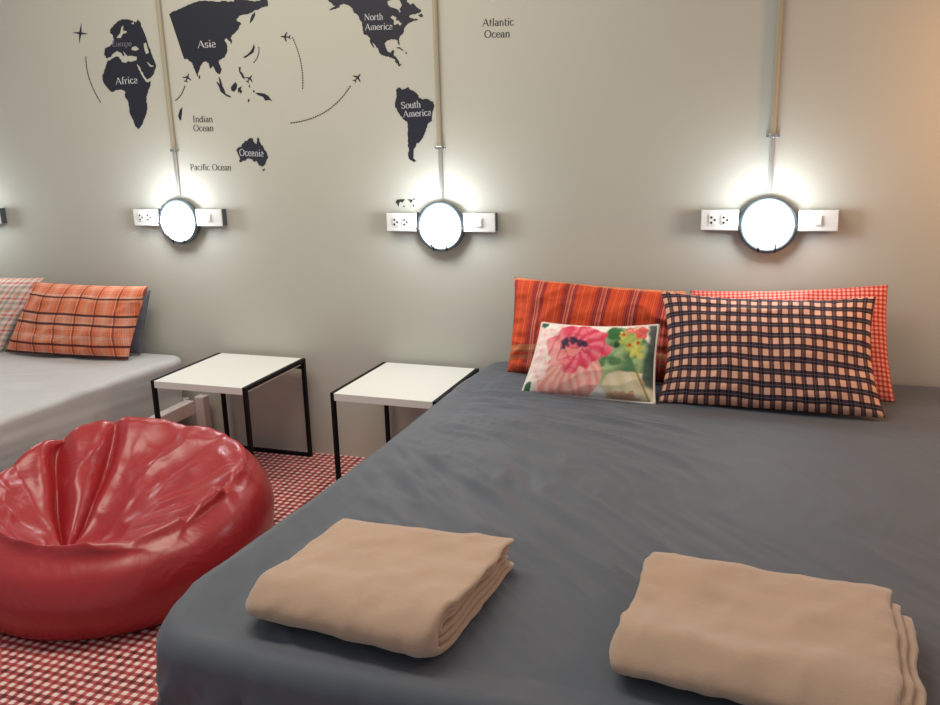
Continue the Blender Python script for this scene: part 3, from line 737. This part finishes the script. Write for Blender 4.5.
def lerp3(a, b, t): return tuple(x+(y-x)*t for x, y in zip(a, b))
def sm(e0, e1, x): t = max(0, min(1, (x-e0)/(e1-e0))); return t*t*(3-2*t)
def floral(u, v):
    """printed peony on the left, leaves and small yellow flowers on the right; u right, v up"""
    x, y = u*1.75, v; wv = fbm(x*4, y*4, 2, 3); wf = fbm(x*12, y*12, 9, 2)
    c = lerp3((.86, .80, .74), (.84, .62, .58), sm(-.3, .5, wv+.4-x*.6))
    if x > .9:      # leaf mass
        g = 1-math.hypot((x-1.30)/.50, (y-.52)/.46)+wv*.30
        green = lerp3((.09, .20, .09), (.34, .46, .22), sm(-.5, .6, wv+.8*math.sin((x*1.3-y*.5)*15+wv*4)*.6))
        c = lerp3(c, green, sm(.0, .14, g))
    q = 1-math.hypot((x-1.42)/.34, (y-.10)/.24)+wv*.12      # cream petals low right
    if q > 0: c = lerp3(c, lerp3((.66, .56, .36), (.74, .66, .48), .5+.5*math.sin(x*30+y*14)), sm(0, .10, q))
    stem = abs(x-1.50-(.36-y)*.5)
    if y < .36: c = lerp3(c, (.28, .20, .05), (1-sm(.008, .024, stem))*.9)
    q = 1-math.hypot((x-1.38)/.22, y/.09)+wf*.5
    if q > 0: c = lerp3(c, (.50, .20, .14), sm(0, .3, q)*.7)
    c = lerp3(c, (.04, .08, .08), sm(1.60, 1.66, x+wv*.06)*sm(.12, .2, y)*.92)
    dk = 1-math.hypot((x-1.14)/.14, (y-.80)/.15)+wv*.5; c = lerp3(c, (.04, .15, .05), sm(.05, .3, dk))
    dk = 1-math.hypot((x-1.20)/.06, (y-.66)/.08)+wv*.5; c = lerp3(c, (.02, .06, .03), sm(.05, .3, dk))
    for fx, fy, fr, col in ((1.40, .70, .17, (.42, .50, .12)), (1.48, .60, .12, (.60, .58, .14)), (1.27, .80, .07, (.70, .58, .14)), (1.36, .90, .08, (.76, .24, .16)), (1.54, .86, .11, (.76, .13, .11)), (1.44, .94, .05, (.80, .40, .26))):
        d = math.hypot(x-fx, y-fy)/fr*(1+.16*math.cos(5*math.atan2(y-fy, x-fx)+fx*9))+wf*.25
        c = lerp3(c, lerp3(col, tuple(k*.72 for k in col), sm(-.3, .4, wf)), 1-sm(.7, 1.05, d))
    for fx, fy in ((1.38, .66), (1.50, .70), (1.28, .81)):
        c = lerp3(c, (.52, .08, .02), 1-sm(.018, .034, math.hypot(x-fx, y-fy)))
    # lower pale petals with veins
    for cx, cy, rx, ry in ((.42, .20, .26, .26), (.72, .14, .24, .22), (.86, .24, .20, .24)):
        q = 1-math.hypot((x-cx)/rx, (y-cy)/ry)+wv*.15
        if q > 0:
            a = math.atan2(x-.62, .55-y); col = lerp3((.78, .26, .24), (.84, .50, .42), .5+.5*math.cos(a*26+wv*3)*.8)
            c = lerp3(c, col, sm(0, .08, q))
    # outer left petals, pale pink
    for cx, cy, rx, ry in ((.20, .66, .22, .30), (.18, .30, .14, .16)):
        q = 1-math.hypot((x-cx)/rx, (y-cy)/ry)+wv*.3
        if q > 0: c = lerp3(c, lerp3((.86, .44, .44), (.90, .70, .66), sm(-.3, .5, wf+q)), sm(0, .2, q)*.85)
    # the flower: layered petals round a dark eye
    px, py = x-.66, y-.58; a = math.atan2(py, px); r = math.hypot(px/1.08, py/.92)
    edge = .415+.030*math.cos(8*a+1.2)+.020*math.cos(13*a)+wv*.05
    if py < 0: edge -= .06*sm(0, .3, -py)
    if r < edge+.03:
        k = r/edge
        col = lerp3((.70, .05, .11), (.84, .20, .26), .5+.5*math.cos(11*a+5*k+3*wv))
        col = lerp3(col, (.88, .46, .42), sm(.02, .30, -px)*sm(.3, -.1, py)*.75)
        ring = math.sin(k*15+1.5*math.cos(4*a+1)+wv*5); col = lerp3(col, (.52, .03, .07), sm(.7, 1, ring)*.5)
        c = lerp3(c, col, 1-sm(edge-.015, edge+.015, r))
    for ex, ey, er in ((.48, .66, .085), (.58, .68, .08), (.70, .65, .075), (.76, .62, .06), (.50, .58, .06)):
        c = lerp3(c, (.035, .022, .06), (1-sm(.55, 1.1, math.hypot(x-ex, (y-ey)*1.1)/er+wf*.5))*.95)
    for cx, cy, rx, ry, col in ((.62, .53, .13, .055, (.86, .30, .28)),):
        q = 1-math.hypot((x-cx)/rx, (y-cy-(x-cx)**2*6+.03)/ry)+wf*.2
        if q > -.15: c = lerp3(c, lerp3((.50, .03, .06), col, sm(-.05, .3, q)), sm(-.15, .1, q)*.85)
    for cx, cy, rr in ((.03, .05, .10), (.06, .98, .08)):
        c = lerp3(c, (.04, .12, .07), 1-sm(.7, 1, math.hypot(x-cx, y-cy)/rr+wf*.3))
    return c

pillow('pillow', (-.880, -.085, .836), (-.240, -.085, .800), (-.240, -.205, .490), (-.880, -.205, .490), .15, M['orange_stripe'],
       'orange pillow with dark red vertical stripes leaning on the wall', sag=.006, side=.010, seed=1, wr=.011, skew=-.035)
pillow('pillow', (-.225, -.085, .805), (.421, -.070, .842), (.448, -.275, .490), (-.215, -.230, .490), .12, M['gingham_red'],
       'small red and pink gingham pillow against the wall, behind the black and peach one', sag=.012, side=.014, seed=2)
pillow('pillow', (-.316, -.205, .822), (.372, -.205, .825), (.400, -.445, .489), (-.290, -.440, .489), .145, M['gingham_black'],
       'black and peach gingham pillow standing in front of the red gingham one', sag=.028, side=.028, seed=3)
pillow('cushion', (-.722, -.285, .706), (-.312, -.285, .716), (-.300, -.462, .489), (-.758, -.442, .489), .11, M['floral'],
       'small cushion printed with a red peony and leaves, edged in cream piping', sag=.014, side=.008, seed=4, nu=150, nv=90, paint=floral, piping=M['piping'], wr=.004)
pillow('pillow', (-3.125, -.165, .768), (-2.505, -.160, .765), (-2.625, -.205, .438), (-3.325, -.205, .438), .13, M['plaid'],
       'orange plaid pillow with dark lines on the light grey bed', sag=.006, side=.012, seed=5, skew=.07)
pillow('pillow', (-3.10, -.058, .745), (-2.580, -.055, .728), (-2.64, -.10, .438), (-3.15, -.10, .438), .085, M['pillow_grey'],
       'dark blue grey pillow between the orange plaid pillow and the wall', sag=.02, side=.005, seed=6)
pillow('pillow', (-3.78, -.13, .775), (-3.13, -.09, .775), (-3.345, -.20, .438), (-3.98, -.20, .438), .13, M['plaid_grey'],
       'red, white and grey plaid pillow cut by the left edge of the picture', sag=.006, side=.012, seed=7)

# ------------------------------------------------------------------ folded blankets
def blanket(label, BL, BR, FR, FL, hts, ribbons, seed, undul):
    """footprint corners (back-left, back-right, front-right, front-left) at z; hts heights at the same corners.
       ribbons: (outer inset a, inner inset, extra right, back setback) nested C folds, fold along the front"""
    BL, BR, FR, FL = [Vector(p) for p in (BL, BR, FR, FL)]
    z0 = .488
    bm = bmesh.new(); nu = 70
    for (o_, th, x0, x1, back) in ribbons:
        # closed profile of a C-shaped cloth fold in (a: 0 back .. 1 front, b: 0..1 height)
        def Cpath(ins):
            b0, b1 = ins, 1-ins; rb = (b1-b0)/2; ra = rb*.34; pts = []
            af = 1-ins*.34-ra
            for k in range(16): pts.append((back+(af-back)*k/16, b1))
            for k in range(13):
                t = PI/2-PI*k/12; pts.append((af+ra*math.cos(t), (b0+b1)/2+rb*math.sin(t)))
            for k in range(1, 17): pts.append((af+(back-af)*k/16, b0))
            return pts
        outer = Cpath(o_); inner = Cpath(o_+th)
        # round the cloth ends
        e1 = [(inner[-1][0]-.006, (inner[-1][1]*.35+outer[-1][1]*.65))]; e0 = [(outer[0][0]-.006, outer[0][1]*.65+inner[0][1]*.35)]
        prof = outer+e1+list(reversed(inner))+e0
        midp = Cpath(o_+th/2); target = midp+[midp[-1]]+list(reversed(midp))+[midp[0]]
        m_ = len(prof)
        rows = []
        for i in range(nu+1):
            f = i/nu; u = x0+(x1-x0)*f
            endd = min(f, 1-f)*(x1-x0)*.42           # metres from the end
            pinch = math.sqrt(max(0, 1-(1-min(1, endd/.008))**2))
            row = []
            rc = min(1, endd/.030); cut = .030*(1-math.sqrt(max(0, 1-(1-rc)**2)))   # softly rounded plan corners
            for (a, b), (ta, tb) in zip(prof, target):
                # the cloth gets thinner right at its hem
                bb = b
                if pinch < 1:
                    kk = .35+.65*pinch; bb = tb+(b-tb)*kk; a = ta+(a-ta)*kk
                A = BL.lerp(BR, u); Bp = FL.lerp(FR, u); p = A.lerp(Bp, a)
                h = (hts[0]*(1-u)+hts[1]*u)*(1-a)+(hts[3]*(1-u)+hts[2]*u)*a
                z = z0+h*bb
                hh = undul(u, a)*bb
                w = fbm(p.x*7+seed, p.y*7, seed*1.7, 3)*.006*bb + ridge(fbm(p.x*5+p.y*4+seed, p.y*9-p.x*4, seed, 2))*.006*bb*min(1, (1-a)*6+.2)
                front = 1 if a > .93 else 0
                off = fbm(u*9+seed, b*1.5, 2.2, 2)*.005*front
                row.append(bm.verts.new((p.x+fbm(a*5, seed, u)*.004+(fbm(a*4, seed*3, b)*.008*(1 if f > .9 or f < .1 else 0)), p.y-off+cut*max(0, (a-.5)*2)**2, z+hh+w)))
            rows.append(row)
        for i in range(nu):
            for k in range(m_):
                k2 = (k+1) % m_; bm.faces.new((rows[i][k], rows[i][k2], rows[i+1][k2], rows[i+1][k]))
        # end caps as strips between outer and inner
        no = len(outer)
        for row, rev in ((rows[0], False), (rows[-1], True)):
            for k in range(no-1):
                a_, b_, c_, d_ = row[k], row[k+1], row[m_-1-1-(k+1)], row[m_-1-1-k]
                fs = (a_, b_, c_, d_) if rev else (d_, c_, b_, a_)
                try: bm.faces.new(fs)
                except ValueError: pass
    bmesh.ops.recalc_face_normals(bm, faces=bm.faces)
    o = from_bm('folded_blanket', bm, M['fleece'], None, True)
    return tag(o, label, 'blanket', 'folded tan blankets')
def und1(u, a): return .006*math.sin(u*4.2+.5)*a - .010*math.exp(-((u-.55)/.25)**2-((a-.25)/.25)**2)+.006*math.exp(-((a-.72)/.12)**2)*(1-u*.5)
def und2(u, a): return -.012*math.exp(-((u-.30)/.25)**2-((a-.45)/.25)**2)+.010*math.exp(-((a-.78)/.12)**2)*(.6+.6*math.sin(u*5))
blanket('folded tan fleece blanket lying near the left edge of the charcoal bed', (-.850,-1.655), (-.452,-1.650), (-.490,-2.050), (-.890,-2.003), (.062,.062,.086,.056),
        [(0, .155, 0, 1, 0), (.17, .13, .006, .985, .03), (.32, .13, .015, .975, .02)], 3.3, und1)
blanket('folded tan fleece blanket lying at the lower right, its under layers shifted out', (-.175,-1.612), (.262,-1.655), (.232,-2.050), (-.205,-1.985), (.052,.056,.066,.050),
        [(0, .155, 0, 1, 0), (.17, .13, .02, 1.035, .09), (.32, .13, .03, 1.075, .14)], 8.1, und2)

# ------------------------------------------------------------------ beanbag
def beanbag():
    C0 = Vector((-1.93, -1.085, 0))
    # per-angle control: angle, floor radius, belly radius, belly z, rim radius, rim z ; angle 0 = +x, 90 = +y (wall)
    ctl = [(0, .42, .475, .16, .36, .320), (30, .41, .465, .18, .37, .340), (60, .40, .46, .18, .36, .358), (90, .40, .46, .19, .35, .372), (120, .40, .47, .19, .37, .388), (150, .39, .475, .18, .42, .385),
           (180, .39, .465, .17, .425, .345), (210, .43, .50, .15, .42, .305), (240, .475, .525, .13, .40, .272), (270, .48, .52, .12, .385, .258), (300, .465, .51, .12, .39, .262), (330, .44, .50, .14, .38, .288)]
    def at(deg, k):
        deg %= 360; i = int(deg//30); f = deg/30-i
        p = [ctl[(i+j-1) % 12][k] for j in range(4)]
        return .5*((2*p[1])+(-p[0]+p[2])*f+(2*p[0]-5*p[1]+4*p[2]-p[3])*f*f+(-p[0]+3*p[1]-3*p[2]+p[3])*f**3)
    BOT = Vector((-.085, -.215, .135))     # lowest point of the seat hollow, relative to C0
    def cr(P, t):
        n = len(P)-1; x = t*n; i = min(int(x), n-1); f = x-i
        p = [P[max(0, i-1)], P[i], P[i+1], P[min(n, i+2)]]
        return .5*((2*p[1])+(-p[0]+p[2])*f+(2*p[0]-5*p[1]+4*p[2]-p[3])*f*f+(-p[0]+3*p[1]-3*p[2]+p[3])*f**3)
    NA_, NS = 420, 170
    # folds: (angle deg at rim, depth, width deg, swirl)
    folds = [(160, .085, 5.0, 4, 1), (134, .060, 4.0, -6, 1), (93, .012, 9, 0, 0), (62, .012, 8, 6, 0), (30, .014, 5, 8, 0), (4, .032, 5, 12, 0), (-24, .026, 5, 10, 0), (-50, .020, 5, 0, 0), (-90, .010, 6, 0, 0), (-125, .012, 5, 4, 0), (-152, .022, 5, 0, 0), (186, .022, 6, 0, 0)]
    V = []
    for j in range(NS+1):
        s = j/NS
        for i in range(NA_):
            dg = 360*i/NA_; a = math.radians(dg); d = Vector((math.cos(a), math.sin(a), 0))
            fr, br, bz, rr, rz = [at(dg, k) for k in range(1, 6)]
            lip = d*(rr+.03); lip.z = rz-.030
            rim = d*rr; rim.z = rz
            inn = rim.lerp(BOT, .16); inn.z = rz-.035
            in2 = rim.lerp(BOT, .52); in2.z = rz-.035-(rz-.035-BOT.z)*.48
            in3 = rim.lerp(BOT, .82); in3.z = BOT.z+(rz-BOT.z)*.10
            P = [d*fr*.90+Vector((0, 0, .000)), d*fr+Vector((0, 0, .006)), d*(fr*.35+br*.65)+Vector((0, 0, bz*.38)), d*br+Vector((0, 0, bz)), d*(br*.62+rr*.38+.012)+Vector((0, 0, bz+(rz-bz)*.52)), lip, rim, inn, in2, in3, BOT]
            p = cr(P, s)
            # masks
            r1 = sm(.28, .55, s); inside = sm(.58, .66, s); bot = sm(.80, 1, s)
            disp = 0
            for fa, dep, wd, sw, deep in folds:
                dd = (dg-fa-sw*(s-.6)*4+180) % 360-180
                wdd = wd*(1+1.2*sm(.6, .95, s)); k = abs(dd)/wdd
                prof = -math.exp(-(k*1.3)**1.3)+.10*math.exp(-((k-1.7)/.8)**2)
                m_ = math.exp(-((s-(.74 if deep else .63))/(.19 if deep else .11))**2)
                disp += dep*prof*m_*.75
            disp += noise.fractal(Vector((p.x*2.4+4, p.y*2.4, p.z*3)), 1, 2, 2)*.016*r1*(1-bot)
            disp += (ridge(fbm(dg/360*2*PI*2.1*1, s*4.2, 6.6, 2))-.35)*.014*inside*(1-bot) if False else 0
            q = Vector((p.x*3.2, p.y*3.2, p.z*4))
            disp += (ridge(noise.fractal(q+Vector((1, 7, 2)), 1, 2, 2))-.4)*.018*sm(.40, .60, s)*(1-bot*.7)*(.25+.75*sm(.10, .30, abs(s-.60)*2.2) if 20 < dg < 200 else 1)
            disp += (ridge(noise.fractal(q*2.0+Vector((3, 1, 5)), 1, 2, 2))-.3)*.005*sm(.46, .60, s)*(1-sm(.90, 1, s))
            disp += noise.fractal(q*.8, 1, 2, 2)*.010*sm(.05, .3, s)
            n = (rim-BOT); nrm = Vector((d.x, d.y, .9)).normalized() if s < .60 else (Vector((0, 0, 1))*(.85)-d*.45*inside).normalized()
            if .50 < s < .70:
                t = sm(.50, .70, s); nrm = (Vector((d.x, d.y, .6)).normalized()*(1-t)+(Vector((0, 0, .85))-d*.45).normalized()*t).normalized()
            elif s <= .50: nrm = Vector((d.x, d.y, .6*sm(.1, .5, s))).normalized()
            p = p+nrm*disp*(1-sm(.97, 1, s))
            if p.z < 0.001: p.z = 0.001
            V.append(p)
    Fc = []
    for j in range(NS):
        for i in range(NA_):
            i2 = (i+1) % NA_; Fc.append((j*NA_+i, j*NA_+i2, (j+1)*NA_+i2, (j+1)*NA_+i))
    Fc.append(tuple(reversed(range(NA_))))
    me = bpy.data.meshes.new('beanbag'); me.from_pydata(V, [], Fc)
    bm = bmesh.new(); bm.from_mesh(me); bmesh.ops.remove_doubles(bm, verts=bm.verts, dist=.0005)
    bmesh.ops.recalc_face_normals(bm, faces=bm.faces)
    bmesh.ops.smooth_vert(bm, verts=bm.verts, factor=.5, use_axis_x=True, use_axis_y=True, use_axis_z=True)
    bm.to_mesh(me); bm.free()
    o = link_mesh('beanbag_chair', me, M['leather'], None, True); o.location = C0
    tag(o, 'glossy red leatherette beanbag with a hollow seat on the checked floor between the beds', 'beanbag')
beanbag()

# ------------------------------------------------------------------ light
def area(name, loc, size, power, col, rot=(0, 0, 0), sy=None):
    l = bpy.data.lights.new(name, 'AREA'); l.energy = power; l.color = col; l.shape = 'RECTANGLE'; l.size = size; l.size_y = sy or size
    o = bpy.data.objects.new(name, l); COL.objects.link(o); o.location = loc; o.rotation_euler = [math.radians(a) for a in rot]; return o
def point(name, loc, r, power, col):
    l = bpy.data.lights.new(name, 'POINT'); l.energy = power; l.color = col; l.shadow_soft_size = r
    o = bpy.data.objects.new(name, l); COL.objects.link(o); o.location = loc; return o
for i, (x, z) in enumerate(zip(LX, LZ)):
    point('bulb_light', (x, -.112, z+.030), .05, 3.6, (.88, .95, 1.0))
area('ceiling_light', (-1.75, -1.2, 2.7), 2.2, 36, (1, .91, .74), sy=.7)
point('warm_lamp', (1.12, -.46, 1.50), .08, 22, (1, .48, .14))
w = bpy.data.worlds.new('world'); SC.world = w; w.use_nodes = True
bg = w.node_tree.nodes['Background']; bg.inputs[0].default_value = (.95, .97, 1, 1); bg.inputs[1].default_value = .30

SC.view_settings.view_transform = 'Standard'; SC.view_settings.look = 'None'
SC.view_settings.gamma = 1; SC.view_settings.use_curve_mapping = False; SC.view_settings.exposure = .22
